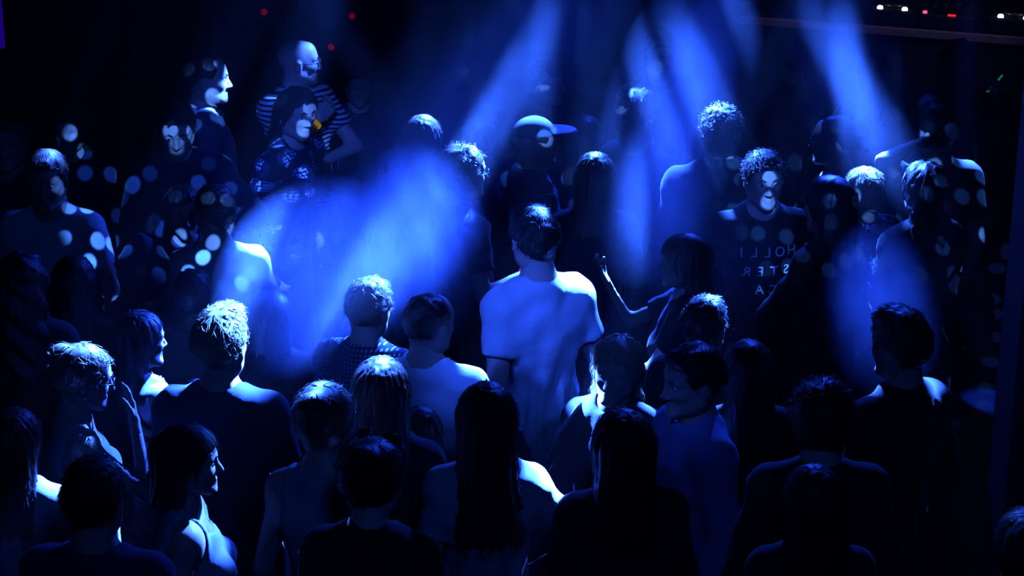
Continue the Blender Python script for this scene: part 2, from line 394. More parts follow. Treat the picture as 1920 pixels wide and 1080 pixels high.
# ------------------------------------------------------------------ heads and hair
def head_mesh(fem, h):
    g = Grid((-0.12, -0.14, -0.21), (0.12, 0.16, 0.14), h)
    g.ell((0, -0.012, 0.030), (0.074, 0.094, 0.082), 0.02)
    g.ell((0, 0.022, -0.030), (0.061, 0.066, 0.078), 0.05)
    jw = 0.050 if fem else 0.056
    for s in (-1, 1):
        g.cone((s * jw, -0.005, -0.055), (s * 0.016, 0.066, -0.098), 0.020, 0.016, 0.03)
        g.ell((s * 0.036, 0.062, -0.022), (0.020, 0.018, 0.018), 0.02)      # cheekbone
        g.cone((s * 0.044, 0.070, 0.022), (s * 0.012, 0.084, 0.018), 0.010, 0.010, 0.015)  # brow
    g.ell((0, 0.073, -0.102), (0.020, 0.017, 0.017), 0.02)
    g.ell((0, 0.055, 0.045), (0.055, 0.030, 0.045), 0.03)
    g.cone((0, -0.045, -0.21), (0, -0.018, -0.06), 0.052 if fem else 0.060, 0.047 if fem else 0.054, 0.035)
    for s in (-1, 1):
        c = np.array([s * 0.031, 0.098, 0.000])
        sl = g.sub(c - 0.03, c + 0.03, 0.01)
        g.D[sl] = smax(g.D[sl], -ell(g.P[sl], c, (0.017, 0.020, 0.012)), 0.012)
    g.cone((0, 0.086, 0.010), (0, 0.108, -0.036), 0.008, 0.0105, 0.010)
    for s in (-1, 1): g.ell((s * 0.012, 0.095, -0.040), (0.008, 0.010, 0.007), 0.008)
    g.ell((0, 0.084, -0.066), (0.022, 0.012, 0.006), 0.006)
    g.ell((0, 0.082, -0.079), (0.019, 0.012, 0.007), 0.006)
    sl = g.sub((-.03, .07, -.08), (.03, .11, -.065), 0.01)
    g.D[sl] = smax(g.D[sl], -ell(g.P[sl], (0, 0.100, -0.0725), (0.024, 0.016, 0.0022)), 0.004)
    for s in (-1, 1):
        R = Rz(s * -0.35)
        def ear(P, s=s, R=R):
            q = (P - np.array([s * 0.080, -0.012, -0.008])) @ R
            d = ell(q, (0, 0, 0), (0.009, 0.019, 0.032))
            return smax(d, -ell(q, (s * 0.009, 0.003, 0.002), (0.007, 0.010, 0.018)), 0.004)
        g.add(ear, (s * 0.080 - 0.02, -0.04, -0.045), (s * 0.080 + 0.02, 0.02, 0.03), 0.008)
    return g.mesh(1)
_heads = {}
def get_head(fem, h):
    if (fem, h) not in _heads: _heads[(fem, h)] = head_mesh(fem, h)
    return _heads[(fem, h)]

def cran(P, t): return ell(P, (0, -0.012, 0.030), (0.074 + t, 0.094 + t, 0.082 + t))
def hair_field(style, length, seed, vol):
    def short_line(y): return np.interp(y, [-.10, -.06, -.038, .014, .030, .050, .075, .10], [-.075, -.062, .012, .012, -.005, .040, .066, .075])
    def f(P):
        x, y, z = P[..., 0], P[..., 1], P[..., 2]
        if style in ('short', 'quiff', 'flat', 'curly', 'crop'):
            t = {'short': .014, 'quiff': .015, 'flat': .013, 'curly': .024, 'crop': .006}[style] * vol
            d = cran(P, t)
            if style == 'quiff': d = smin(d, ell(P, (0.008, 0.035, 0.098), (0.058, 0.065, 0.036)), 0.03)
            if style == 'short': d = smin(d, ell(P, (0, 0.010, 0.088), (0.062, 0.080, 0.036)), 0.03)
            if style == 'flat': d = smin(d, rbox(P, (0, 0.012, 0.088), (0.064, 0.080, 0.046), 0.042), 0.02)
            d = d + wob(P, seed, 80, 6) * (0.010 if style == 'curly' else 0.007) + wob(P, seed + 1, 200, 6) * (0.006 if style == 'curly' else 0.004)
            zl = short_line(y) + wob(P, seed + 2, 120, 4) * 0.004
            if style == 'curly': zl = zl - 0.01
            return smax(d, (zl - z) * 0.75, 0.008)
        # longer hair
        t = 0.017 * vol
        d = cran(P, t)
        front = np.where(z > 0.05, 0.075 + (z - 0.05) * 2.0, 0.030 + np.clip(z + 0.02, 0, 0.07) * 0.64)
        line = y - front
        if style == 'bun':
            zl = np.interp(y, [-.10, -.06, -.02, .03, .06, .09], [-.080, -.075, -.03, .00, .05, .075])
            d = smax(d - 0.002, (zl - z) * 0.75, 0.01)
            d = smin(d, ell(P, (0, -0.085, 0.085), (0.048, 0.046, 0.044)), 0.012)
            return d + wob(P, seed, 160, 6) * 0.003
        ze = -length
        tt = np.clip((0.03 - z) / 0.20, 0, 1); t2 = np.clip((-0.17 - z) / 0.25, 0, 1)
        cyy = -0.030 - 0.045 * tt - 0.070 * t2
        rx = (0.086 + 0.012 * tt + 0.022 * t2 - 0.028 * np.clip((-z - 0.30) / 0.25, 0, 1)) * (0.9 + 0.1 * vol)
        ry = (0.085 - 0.018 * tt - 0.032 * t2) * (0.9 + 0.1 * vol)
        a = np.arctan2(x, -(y - cyy))
        gro = 0.0035 * np.sin(a * 17 + 3 * np.sin(z * 14 + seed)) + 0.0018 * np.sin(a * 43 + seed + z * 9)
        if style == 'wavy': gro = gro + 0.007 * np.sin(z * 55 + a * 4 + seed)
        col = (np.sqrt((x / rx) ** 2 + ((y - cyy) / ry) ** 2) - 1) * np.minimum(rx, ry)
        col = np.maximum(col, z - 0.03)
        col = smax(col, ze - z + 0.012 * np.sin(a * 9 + seed), 0.02)
        # keep the face and the neck's front free
        d = smin(d, col, 0.03) + gro
        d = smax(d, line, 0.012)
        if style == 'bob' : d = smin(d, smax(cran(P, t + 0.004), np.maximum(0.052 - z, y - 0.2) * 0.8, 0.008), 0.01)
        low = (-0.075 - z) * 0.75
        return smax(d, np.where((np.sqrt((x / 0.07) ** 2 + ((y - 0.03) / 0.09) ** 2) < 1) & (y > -0.03), low, -1), 0.004)
    return f

def strands(g, n, steps, step, r, seed, kind):
    """thin locks laid over a hair surface, following its field"""
    rs = np.random.RandomState(seed)
    V, Q = g.mesh(0)
    if len(V) == 0: return np.zeros((0, 3)), np.zeros((0, 4), int)
    Gx, Gy, Gz = np.gradient(g.D, g.h)
    def samp(P):
        i = np.clip(np.rint((P - g.o) / g.h).astype(int), 0, g.n - 1); i = (i[:, 0], i[:, 1], i[:, 2])
        G = np.stack([Gx[i], Gy[i], Gz[i]], -1); G /= np.linalg.norm(G, axis=1, keepdims=True) + 1e-6
        return g.D[i], G
    if kind == 'short': pick = V[rs.randint(0, len(V), n * 2)]; pick = pick[(pick[:, 2] > 0.0) | (rs.rand(len(pick)) < 0.4)][:n]
    else:
        wgt = np.where(V[:, 2] > -0.02, 2.0, 0.8); pick = V[rs.choice(len(V), n, p=wgt / wgt.sum())]
    P = pick.copy(); out = [P.copy()]
    crown = np.array([0.0, -0.04, 0.13])
    d0, G0 = samp(P)
    rnd = rs.normal(size=P.shape)
    for s in range(steps - 1):
        d, G = samp(P)
        if kind == 'short':
            rad = P - crown; rad[:, 2] *= 0.3; fl = rad / (np.linalg.norm(rad, axis=1, keepdims=True) + 1e-6) + rnd * 0.35
            lift = 0.16
        elif kind == 'curly':
            rad = P - crown; fl = rad / (np.linalg.norm(rad, axis=1, keepdims=True) + 1e-6) + rs.normal(size=P.shape) * 1.1; lift = 0.5
        else:
            rad = P - crown; rad[:, 2] = 0; fl = rad / (np.linalg.norm(rad, axis=1, keepdims=True) + 1e-6) * np.clip((P[:, 2:3] + 0.0) * 8, 0, 1) + np.array([0, 0, -1.0]) + rnd * 0.07; lift = 0.0
        fl = fl - (fl * G).sum(1, keepdims=True) * G * (1 - 0.0)
        fl /= np.linalg.norm(fl, axis=1, keepdims=True) + 1e-6
        P = P + step * (fl + lift * G)
        d, G = samp(P)
        if kind == 'long': P = P - G * np.clip(d - 0.002, -0.012, 0.012)[:, None] * 0.8
        out.append(P.copy())
    A = np.stack(out, 1)                      # n, steps, 3
    T = np.gradient(A, axis=1); T /= np.linalg.norm(T, axis=2, keepdims=True) + 1e-9
    _, G = samp(A.reshape(-1, 3)); G = G.reshape(A.shape)
    S = np.cross(T, G); S /= np.linalg.norm(S, axis=2, keepdims=True) + 1e-9
    rr = r * np.linspace(1, 0.25, steps)[None, :, None] * rs.uniform(0.6, 1.3, (len(A), 1, 1))
    ring = np.stack([A + S * rr, A + G * rr * 0.8, A - S * rr], 2)      # n, steps, 3, 3
    m = len(A); V = ring.reshape(-1, 3)
    b = (np.arange(m)[:, None, None] * steps + np.arange(steps - 1)[None, :, None]) * 3
    qs = []
    for j in range(3):
        k = (j + 1) % 3; qs.append(np.concatenate([b + j, b + k, b + 3 + k, b + 3 + j], 2))
    return V, np.concatenate(qs, 1).reshape(-1, 4)

# ------------------------------------------------------------------ people
def ik(sh, wr, l1, l2, hint):
    sh = np.array(sh, float); wr = np.array(wr, float); d = wr - sh; L = np.linalg.norm(d); L2 = min(L, (l1 + l2) * 0.995)
    wr = sh + d / L * L2; u = d / L
    a = (l1 * l1 - l2 * l2 + L2 * L2) / (2 * L2); hh = math.sqrt(max(l1 * l1 - a * a, 0))
    hint = np.array(hint, float); hint -= u * (hint @ u); hint /= np.linalg.norm(hint) + 1e-9
    return sh + u * a + hint * hh, wr
HC = 1.645      # head centre of the 1.75 m base figure
SEED = [10]
def person(label, u, v, s, yaw, hair='short', hc='brown', top='tee', cl='black', skin='fair', fem=False, hy=0, hp=0, hr=0,
           arms=None, lean=0.0, length=0.30, vol=1.0, glasses=False, fine=False, face=False, legs='denim', wide=1.0, collar=False, belly=0.0, group=None):
    SEED[0] += 7; sd = SEED[0]; rs = np.random.RandomState(sd)
    k = s / 1.75
    hpos = at(u, v, z=HC * k)
    a = -math.radians(yaw)
    off = Rz(a) @ np.array([0, lean * (HC - 0.9) * k, 0])
    root = bpy.data.objects.new('person', None); COL.objects.link(root)
    root.location = (hpos.x - off[0], hpos.y - off[1], 0); root.rotation_euler = (0, 0, a)
    root.empty_display_size = 0.2
    root['label'] = label; root['category'] = 'person'; root['group'] = group or 'dancing crowd in the club'
    def fin(V):
        V = np.array(V, float); V[:, 1] += lean * np.maximum(V[:, 2] - 0.9, 0)
        return V * k
    sw = (0.130 if fem else 0.150) * wide
    cw, wd, pw = ((0.122, 0.108, 0.148) if fem else (0.142, 0.128, 0.145))
    cw *= wide; wd *= wide
    # arms
    arms = arms or {}
    J = {}
    for side, sg in (('L', -1), ('R', 1)):
        sh = (sg * sw, -0.015, 1.425)
        spec = arms.get(side)
        if spec is None:
            wr = (sg * (sw + 0.055 + rs.uniform(0, .03)), 0.05 + rs.uniform(-.02, .08), 0.90 + rs.uniform(0, .05)); hint = (sg * 0.4, -1, 0); pose = 'relaxed'; pn = (-sg, 0, 0)
        else:
            wr, hint, pose, pn = spec
        el, wr = ik(sh, wr, 0.29, 0.26, hint)
        J[side] = (np.array(sh), el, wr, pose, np.array(pn, float), sg)
    def torso(g, t, kk=0.05):
        g.ell((0, 0.0, 0.93), (pw + t, 0.105 + t, 0.12 + t), kk)
        g.ell((0, 0.010 + belly * .3, 1.08), (wd + t, 0.095 + t + belly, 0.15 + t), kk)
        g.ell((0, -0.005, 1.27), (cw + t, 0.108 + t, 0.17 + t), kk)
        if fem:
            for sg in (-1, 1): g.ell((sg * 0.062, 0.085, 1.265), (0.055 + t, 0.05 + t, 0.055 + t), 0.03)
        g.cone((0, -0.030, 1.34), (0, -0.030, 1.455), 0.080 + 1.35 * t, 0.060 + 1.6 * t, 0.04)
        for sg in (-1, 1):
            g.cone((sg * 0.03, -0.025, 1.475), (sg * sw, -0.018, 1.425), 0.048 + t * .5, 0.054 + t, 0.05)
            g.cone((sg * 0.08, -0.04, 1.35), (sg * sw * .95, -0.015, 1.40), 0.07 + t, 0.055 + t, 0.04)
    lo = np.array([-0.36, -0.24, -0.02]); hi = np.array([0.36, 0.26, 1.60])
    for sd2 in J.values():
        for p in sd2[1:3]: lo = np.minimum(lo, p - 0.10); hi = np.maximum(hi, p + 0.10)
    # body
    g = Grid(lo, hi, 0.022 if not fine else 0.0195)
    torso(g, 0.0)
    g.cone((0, -0.038, 1.42), (0, -0.022, 1.60), 0.056 if fem else 0.064, 0.047 if fem else 0.055, 0.05)
    fr = 0.85 if fem else 1.0
    hip = 0.092
    for sg in (-1, 1):
        kn = (sg * 0.10, 0.02, 0.50); an = (sg * 0.11, -0.02, 0.09)
        g.cone((sg * hip, 0, 0.90), kn, 0.082, 0.054, 0.03); g.cone(kn, an, 0.052, 0.036, 0.02)
        g.cone(an, (sg * 0.125, 0.12, 0.04), 0.036, 0.026, 0.02)
    for sh, el, wr, pose, pn, sg in J.values():
        g.cone(sh, el, 0.052 * fr, 0.039 * fr, 0.03); g.cone(el, wr, 0.040 * fr, 0.026 * fr, 0.015)
    parts = [g.mesh(1)]
    # hands
    for sh, el, wr, pose, pn, sg in J.values():
        d = wr - el; d /= np.linalg.norm(d); n = pn - d * (pn @ d); n /= np.linalg.norm(n) + 1e-9
        x = np.cross(n, d)
        HV, HQ = HANDS[pose]; HV = HV * (0.92 if fem else 1.0)
        # mirror so that the thumb is on the right side for each hand
        mir = -1 if sg > 0 else 1
        HV2 = HV * np.array([mir, 1, 1]); HQ2 = HQ[:, ::-1] if mir < 0 else HQ
        R = np.stack([x, n, d], 1)
        parts.append((xf(HV2, R, wr), HQ2))
    # head
    Rh = Rz(-math.radians(hy)) @ Rx(-math.radians(hp)) @ Ry(math.radians(hr))
    piv = np.array([0, -0.02, -0.12])
    hp_fn = lambda V: xf(xf(np.asarray(V, float), None, -piv), Rh, piv) + np.array([0, 0, HC])
    HV, HQ = get_head(fem, 0.0064 if face else 0.0105)
    parts.append((hp_fn(HV), HQ))
    V, Q = cat(parts)
    mk('body', fin(V), Q, SKIN[skin], root)
    # eyes and brows where the face shows
    if face:
        for sg in (-1, 1):
            ev, eq = lathe([(0.0005, -.0115), (.006, -.0098), (.0105, -.0045), (.0115, 0), (.0105, .0045), (.006, .0098), (0.0005, .0115)], 10)
            eo = mk('eye', fin(hp_fn(xf(ev, None, (sg * 0.031, 0.0745, 0.0)))), eq, M_EYE, root)
            iv, iq = lathe([(0.0005, .0118), (.003, .0116), (.0055, .0106), (.0058, .0095)], 10)
            mk('iris', fin(hp_fn(xf(xf(iv, Rx(-math.pi / 2)), None, (sg * 0.031, 0.0745, 0.0)))), iq, M_IRIS, eo)
            bv, bq = tube([(sg * 0.014, 0.0955, 0.019), (sg * 0.028, 0.0925, 0.026), (sg * 0.046, 0.079, 0.022)], [0.0035, 0.004, 0.002], 6)
            mk('eyebrow', fin(hp_fn(bv)), bq, HAIR[hc], root)
    # hair
    if hair not in ('bald', 'cap'):
        ln = length if hair in ('long', 'wavy') else (0.135 if hair == 'bob' else 0.1)
        hg = Grid((-0.155, -0.20 if hair not in ('long', 'wavy') else -0.22, -ln - 0.05), (0.155, 0.15, 0.19), 0.0105 if not fine else 0.0088)
        hg.D = np.clip(hair_field(hair, ln, sd, vol)(hg.P), -0.08, 0.08)
        HV, HQ = hg.mesh(1)
        if hair in ('long', 'wavy', 'bob'):
            SV, SQ = strands(hg, 430 if fine else 220, 7, 0.024 if hair != 'bob' else 0.016, 0.0014, sd, 'long')
        elif hair == 'bun': SV, SQ = strands(hg, 260, 4, 0.012, 0.0022, sd, 'short')
        elif hair == 'curly': SV, SQ = strands(hg, 600, 5, 0.006, 0.0022, sd, 'curly')
        elif hair == 'crop': SV, SQ = strands(hg, 300, 3, 0.004, 0.0014, sd, 'short')
        else: SV, SQ = strands(hg, 750 if fine else 420, 4, 0.009, 0.0016, sd, 'short')
        HV, HQ = cat([(HV, HQ), (SV, SQ)])
        HV = hp_fn(HV)
        if hair in ('long', 'wavy'):     # let the length hang down and rest on the back
            pass
        mk('hair', fin(HV), HQ, HAIR[hc], root)
    if hair == 'cap':
        cg = Grid((-0.13, -0.15, -0.03), (0.13, 0.23, 0.18), 0.0075)
        cg.D = np.minimum(smax(cran(cg.P, 0.012) , (0.040 - cg.P[..., 2] - cg.P[..., 1] * 0.12) * 0.95, 0.01), 0.08)
        cg.add(lambda P: smax(smax(ell(P, (0, 0.075, 0.045), (0.088, 0.125, 0.022)), 0.055 - P[..., 1], 0.006), -ell(P, (0, 0.075, 0.033), (0.10, 0.14, 0.022)), 0.004), (-.1, .05, .02), (.1, .21, .08), 0.01)
        cv, cq = cg.mesh(1); mk('cap', fin(hp_fn(cv)), cq, CL['pale'], root)
        hg = Grid((-0.12, -0.14, -0.12), (0.12, 0.1, 0.10), 0.009)
        hg.D = np.clip(smax(hair_field('short', .1, sd, .8)(hg.P), hg.P[..., 2] - 0.05, 0.01), -.08, .08)
        hv, hq = hg.mesh(1); mk('hair', fin(hp_fn(hv)), hq, HAIR[hc], root)
    if glasses:
        parts = []
        for sg in (-1, 1):
            parts.append(tube([(sg * 0.033 + 0.024 * math.cos(t), 0.108 - abs(0.024 * math.cos(t) + sg * .033 - 0) * 0.14, -0.002 + 0.019 * math.sin(t)) for t in np.linspace(0, 2 * math.pi, 14, endpoint=False)], 0.0022, 5, True))
            parts.append(tube([(sg * 0.057, 0.100, 0.004), (sg * 0.075, 0.06, 0.004), (sg * 0.080, 0.0, 0.008), (sg * 0.078, -0.02, -0.005)], 0.0020, 5))
        parts.append(tube([(-0.010, 0.108, 0.004), (0, 0.113, 0.007), (0.010, 0.108, 0.004)], 0.0020, 5))
        gv, gq = cat(parts); mk('glasses', fin(hp_fn(gv)), gq, M_FRAME, root)
    # shirt
    slo = np.array([-0.34, -0.26, 0.74]); shi = np.array([0.34, 0.28, 1.58])
    for sd2 in J.values():
        for p in sd2[1:3]: slo = np.minimum(slo, p - 0.11); shi = np.maximum(shi, p + 0.11)
    sg_ = Grid(slo, shi, 0.0175 if not fine else 0.0135)
    t = {'tee': 0.018, 'long': 0.020, 'tank': 0.010, 'jacket': 0.032, 'shirt': 0.022}[top]
    torso(sg_, t)
    if top != 'tank':
        for sh, el, wr, pose, pn, sg in J.values():
            if top == 'tee':
                e = sh + (el - sh) * 0.66
                q = sh + (el - sh) * 0.60; dd = (el - sh) / np.linalg.norm(el - sh)
                def slv(P, sh=sh, e=el, q=q, dd=dd): return smax(rcone(P, sh, e, 0.060 * fr + .008, 0.064 * fr + 0.004), (P - q) @ dd, 0.01)
                sg_.add(slv, np.minimum(sh, el) - .08, np.maximum(sh, el) + .08, 0.025)
            else:
                x = 0.010 if top != 'jacket' else 0.018
                sg_.cone(sh, el, 0.058 * fr + x, 0.050 * fr + x, 0.025); sg_.cone(el, el + (wr - el) * 0.95, 0.050 * fr + x, 0.034 * fr + x, 0.015)
    P = sg_.P
    rr = np.random.RandomState(sd + 3)
    # folds: long drapes down the back, finer wrinkles at the waist
    ang = np.arctan2(P[..., 0], P[..., 1] + 0.001)
    fold = 0.0045 * np.sin(ang * 17 + 1.6 * np.sin(P[..., 2] * 9 + rr.uniform(0, 6))) * np.clip((1.30 - P[..., 2]) * 4, 0, 1)
    fold = fold + 0.007 * np.sin(ang * 7 + 2.2 * np.sin(P[..., 2] * 7 + rr.uniform(0, 6)) + rr.uniform(0, 6)) * np.clip((1.40 - P[..., 2]) * 3, 0, 1)
    fold = fold + 0.005 * wob(P, sd + 4, 30, 5) + 0.003 * wob(P, sd + 5, 75, 5)
    if top in ('shirt', 'jacket') or cl == 'satin': fold = fold * 1.3
    if top == 'tee': fold = fold * 1.5
    if cl == 'satin': fold = fold + 0.006 * np.sin(P[..., 0] * 120 + P[..., 2] * 60 + 3 * wob(P, sd + 6, 20))
    sg_.D = sg_.D + fold * (0.6 if top == 'tank' else 1.0)
    nr = {'tee': (0.082, 0.088, 0.085), 'tank': (0.105, 0.125, 0.17), 'long': (0.076, 0.084, 0.075), 'shirt': (0.070, 0.078, 0.06), 'jacket': (0.080, 0.10, 0.10)}[top]
    sg_.cut(lambda P: -ell(P, (0, 0.035, 1.555), nr))
    if top == 'tank': sg_.cut(lambda P: np.where(P[..., 2] > 1.24, np.abs(P[..., 0]) - np.interp(P[..., 2], [1.24, 1.34, 1.5], [0.16, 0.118, 0.112]), -1))
    hem = 0.80 if top in ('tee', 'jacket', 'long') else 0.86
    sg_.cut(lambda P: hem - P[..., 2])
    if collar or top == 'shirt':
        def col(P):
            q = np.hypot(P[..., 0], (P[..., 1] + 0.015) * 0.95) - (0.070 if not fem else 0.062) - (P[..., 2] - 1.5) * -0.25
            zz = np.abs(P[..., 2] - (1.505 - 0.30 * (P[..., 1]))) - 0.022
            dd = np.maximum(np.abs(q) - 0.006, zz)
            return np.maximum(dd, P[..., 1] - 0.062)
        sg_.add(col, (-.1, -.11, 1.42), (.1, .09, 1.57), 0.008)
    SV, SQ = sg_.mesh(1)
    nm = {'tee': 't_shirt', 'tank': 'tank_top', 'long': 'long_sleeved_top', 'jacket': 'jacket', 'shirt': 'button_shirt'}[top]
    mk(nm, fin(SV), SQ, CL[cl], root)
    # trousers and shoes
    tg = Grid((-0.25, -0.19, 0.03), (0.25, 0.20, 1.05), 0.028)
    tg.ell((0, 0.0, 0.93), (pw + .014, 0.117, 0.12), 0.04)
    for sg in (-1, 1):
        kn = (sg * 0.10, 0.02, 0.50)
        tg.cone((sg * hip, 0, 0.90), kn, 0.094, 0.068, 0.03); tg.cone(kn, (sg * 0.11, -0.015, 0.08), 0.068, 0.060, 0.02)
    tg.cut(lambda P: 0.055 - P[..., 2]); tg.cut(lambda P: P[..., 2] - 0.98)
    tv, tq = tg.mesh(1); mk('trousers', fin(tv), tq, CL[legs], root)
    for sg in (-1, 1):
        fg = Grid((sg * 0.12 - 0.07, -0.11, -0.03), (sg * 0.12 + 0.07, 0.22, 0.14), 0.020)
        fg.cone((sg * 0.112, -0.045, 0.045), (sg * 0.128, 0.135, 0.038), 0.044, 0.040, 0.02); fg.cone((sg * 0.112, -0.03, 0.05), (sg * 0.112, -0.03, 0.095), 0.046, 0.045, 0.02)
        fg.cut(lambda P: 0.004 - P[..., 2]); fg.cut(lambda P: P[..., 2] - 0.105)
        fv, fq = fg.mesh(1); fv[:, 2] -= fv[:, 2].min(); mk('shoe', fin(fv), fq, M_SHOE, root)
    return dict(root=root, J=J, fin=fin, hp=hp_fn, k=k)

# ------------------------------------------------------------------ the setting
def struct(name, V, Q, mat, smooth=False):
    o = mk(name, V, Q, mat, None, smooth); o['kind'] = 'structure'; return o
struct('floor', *boxm((0, 6.6, -0.05), (7.6, 14.2, 0.1)), M_FLOOR)
struct('wall_back', *boxm((0, 13.55, 2.6), (7.6, 0.12, 5.2)), M_BLACKWALL)
struct('wall_left', *boxm((-3.75, 6.6, 2.6), (0.1, 14.2, 5.2)), M_BLACKWALL)
struct('wall_right', *boxm((3.75, 6.6, 2.6), (0.1, 14.2, 5.2)), M_BLACKWALL)
struct('trim_1', *cat([boxm((2.00, 6.95, 1.7), (0.36, 0.30, 3.4), 0.02), boxm((2.00, 6.95, 0.10), (0.42, 0.36, 0.2), 0.02)]), M_BLACKWALL)

# ------------------------------------------------------------------ DJ end of the room
def thing(name, label, catg, loc=(0, 0, 0), rz=0, group=None):
    o = bpy.data.objects.new(name, None); COL.objects.link(o); o.location = loc; o.rotation_euler = (0, 0, rz); o.empty_display_size = 0.1
    o['label'] = label; o['category'] = catg
    if group: o['group'] = group
    return o
BA = at(1380, 34, z=1.42); BB = at(1935, 76, z=1.42)
bl = (BB - BA).length; bang = math.atan2(BB.y - BA.y, BB.x - BA.x)
booth = thing('dj_booth', 'long dark DJ booth with a wooden counter edge behind the crowd', 'DJ booth', (BA.x, BA.y, 0), bang)
mk('front_panel', *boxm((bl / 2 + .05, 0.10, 0.69), (bl + .1, 0.06, 1.38), 0.01), M_BLACKWALL, booth, False)
mk('counter_top', *boxm((bl / 2 + .05, 0.36, 1.40), (bl + .1, 0.60, 0.04), 0.01), M_PLASTIC, booth, False)
mk('counter_edge', *boxm((bl / 2 + .05, 0.045, 1.40), (bl + .1, 0.03, 0.055), 0.008), M_EDGE, booth, False)
def on_counter(x, y, z=1.4215):
    R = Rz(bang); p = R @ np.array([x, y, 0]); return (BA.x + p[0], BA.y + p[1], z)
M_LED = glow('white_led', (0.9, 0.95, 1.0), 9); M_RED = glow('red_led', (1, 0.02, 0.03), 0.9); M_PINK = glow('pink_led', (1, 0.1, 0.4), 1.2); M_BLUELED = glow('blue_led', (0.05, 0.1, 1), 0.6)
def deck(px, label):
    q = at(px, 36, z=1.46); d = (Vector((q.x, q.y)) - Vector((BA.x, BA.y))).length
    t = thing('cd_deck', label, 'CD deck', on_counter(d, 0.26), bang, 'CD decks on the DJ counter')
    mk('chassis', *boxm((0, 0, 0.05), (0.30, 0.36, 0.10), 0.012), M_PLASTIC, t, False)
    mk('jog_wheel', *lathe([(0.001, 0.10), (0.10, 0.10), (0.105, 0.106), (0.105, 0.116), (0.098, 0.121), (0.001, 0.121)], 20, (0, 0.0, 0)), M_PLASTIC, t)
    for x in (-0.075, 0.075): mk('lit_button', *lathe([(0.001, 0.10), (0.017, 0.10), (0.017, 0.112), (0.012, 0.117), (0.001, 0.118)], 12, (x, -0.15, 0)), M_LED, t)
    return d
d1 = deck(1670, 'black CD deck with two white lit buttons nearest the blue beams')
d2 = deck(1895, 'black CD deck with two white lit buttons at the right end of the counter')
t = thing('dj_mixer', 'black DJ mixer with red and pink lights between the two decks', 'mixer', on_counter((d1 + d2) / 2 - 0.02, 0.26), bang)
mk('chassis', *boxm((0, 0, 0.045), (0.34, 0.36, 0.09), 0.012), M_PLASTIC, t, False)
for i in range(4):
    mk('fader', *boxm((-0.105 + i * 0.07, -0.10 + 0.012 * (i % 2), 0.097), (0.018, 0.03, 0.016), 0.003), M_PLASTIC, t, False)
    for j in range(3): mk('knob', *lathe([(0.001, 0.09), (0.012, 0.09), (0.010, 0.112), (0.001, 0.113)], 10, (-0.105 + i * 0.07, 0.0 + j * 0.055, 0)), M_PLASTIC, t)
mk('level_light', *boxm((0.02, -0.172, 0.094), (0.05, 0.012, 0.012), 0.003), M_RED, t, False)
mk('cue_light', *boxm((-0.145, -0.14, 0.096), (0.025, 0.025, 0.016), 0.003), M_PINK, t, False)
t = thing('laptop', 'open black laptop standing behind the DJ mixer', 'laptop', on_counter((d1 + d2) / 2 - 0.05, 0.575), bang + 0.08)
mk('keyboard_base', *boxm((0, 0, 0.01), (0.32, 0.19, 0.02), 0.005), M_PLASTIC, t, False)
lv, lq = boxm((0, 0, 0.11), (0.32, 0.012, 0.22), 0.004); mk('screen_lid', xf(lv, Rx(0.25), (0, -0.09, 0.02)), lq, M_PLASTIC, t, False)
mk('power_light', *boxm((0.10, -0.098, 0.012), (0.02, 0.006, 0.006)), M_BLUELED, t, False)
# wall speakers with red standby lights
def speaker(px, py, label, more=()):
    p = at(px, py, y=13.2)
    t = thing('loudspeaker', label, 'loudspeaker', (p.x - 0.10, 13.25, 0), 0, 'loudspeakers along the back wall')
    H = p.z + 0.25
    mk('cabinet', *boxm((0, 0, H / 2), (0.5, 0.4, H), 0.02), M_PLASTIC, t, False)
    mk('grille', *boxm((0, -0.203, H / 2 - 0.12), (0.44, 0.012, H - 0.42), 0.005), M_BLACKWALL, t, False)
    for (a, b) in ((px, py),) + tuple(more):
        q = at(a, b, y=13.045)
        V, Q = lathe([(0.001, 0), (0.022, 0), (0.020, 0.012), (0.001, 0.018)], 12); mk('standby_light', xf(V, Rx(math.pi / 2), (q.x - p.x + 0.10, -0.208, q.z)), Q, glow('standby_red', (0.8, 0.008, 0.02), 0.10), t)
speaker(495, 22, 'black loudspeaker with a faint red light left of the bald man')
speaker(660, 30, 'black loudspeaker with two red lights right of the bald man', ((621, 88),))
p = at(2, 55, y=12.6)
t = thing('light_bar', 'dim violet vertical light bar at the far left edge', 'light bar', (p.x - 0.02, 12.6, 0), 0)
mk('stand', *cat([boxm((0, 0, 0.02), (0.3, 0.3, 0.04), 0.01), boxm((0, 0.03, 1.2), (0.03, 0.03, 2.4))]), M_PLASTIC, t, False)
mk('tube', *boxm((0, 0, 1.75), (0.075, 0.03, 1.1), 0.01), glow('violet_tube', (0.035, 0.0, 0.55), 0.28), t, False)

# ------------------------------------------------------------------ the crowd, nearest first
PP = {}
def add(key, *a, **kw): PP[key] = person(*a, **kw)
add('A1', 'man with short dark hair seen from behind in the lower left corner', 177, 940, 1.78, 8, 'short', 'black', 'tee', 'navy', skin='tan', fine=True, legs='black')
add('A2', 'dark haired woman in profile with a lit nose and pale off shoulder top', 352, 866, 1.66, 82, 'bob', 'black', 'tank', 'pale', fem=True, fine=True, face=True, legs='black')
add('A3', 'long haired woman in a pale wrinkled top at the lower left edge', 28, 830, 1.62, 12, 'long', 'brown', 'long', 'pale', fem=True, fine=True, legs='black')
add('A5', 'dark silhouette of a woman with sunglasses pushed up on her hair', 695, 905, 1.80, 12, 'bun', 'black', 'shirt', 'black', fem=True, fine=True, hp=8, legs='black')
add('A4', 'woman with pinned up hair and a pale tank top seen from behind', 608, 792, 1.80, 14, 'bun', 'brown', 'tank', 'pale', fem=True, fine=True, legs='black')
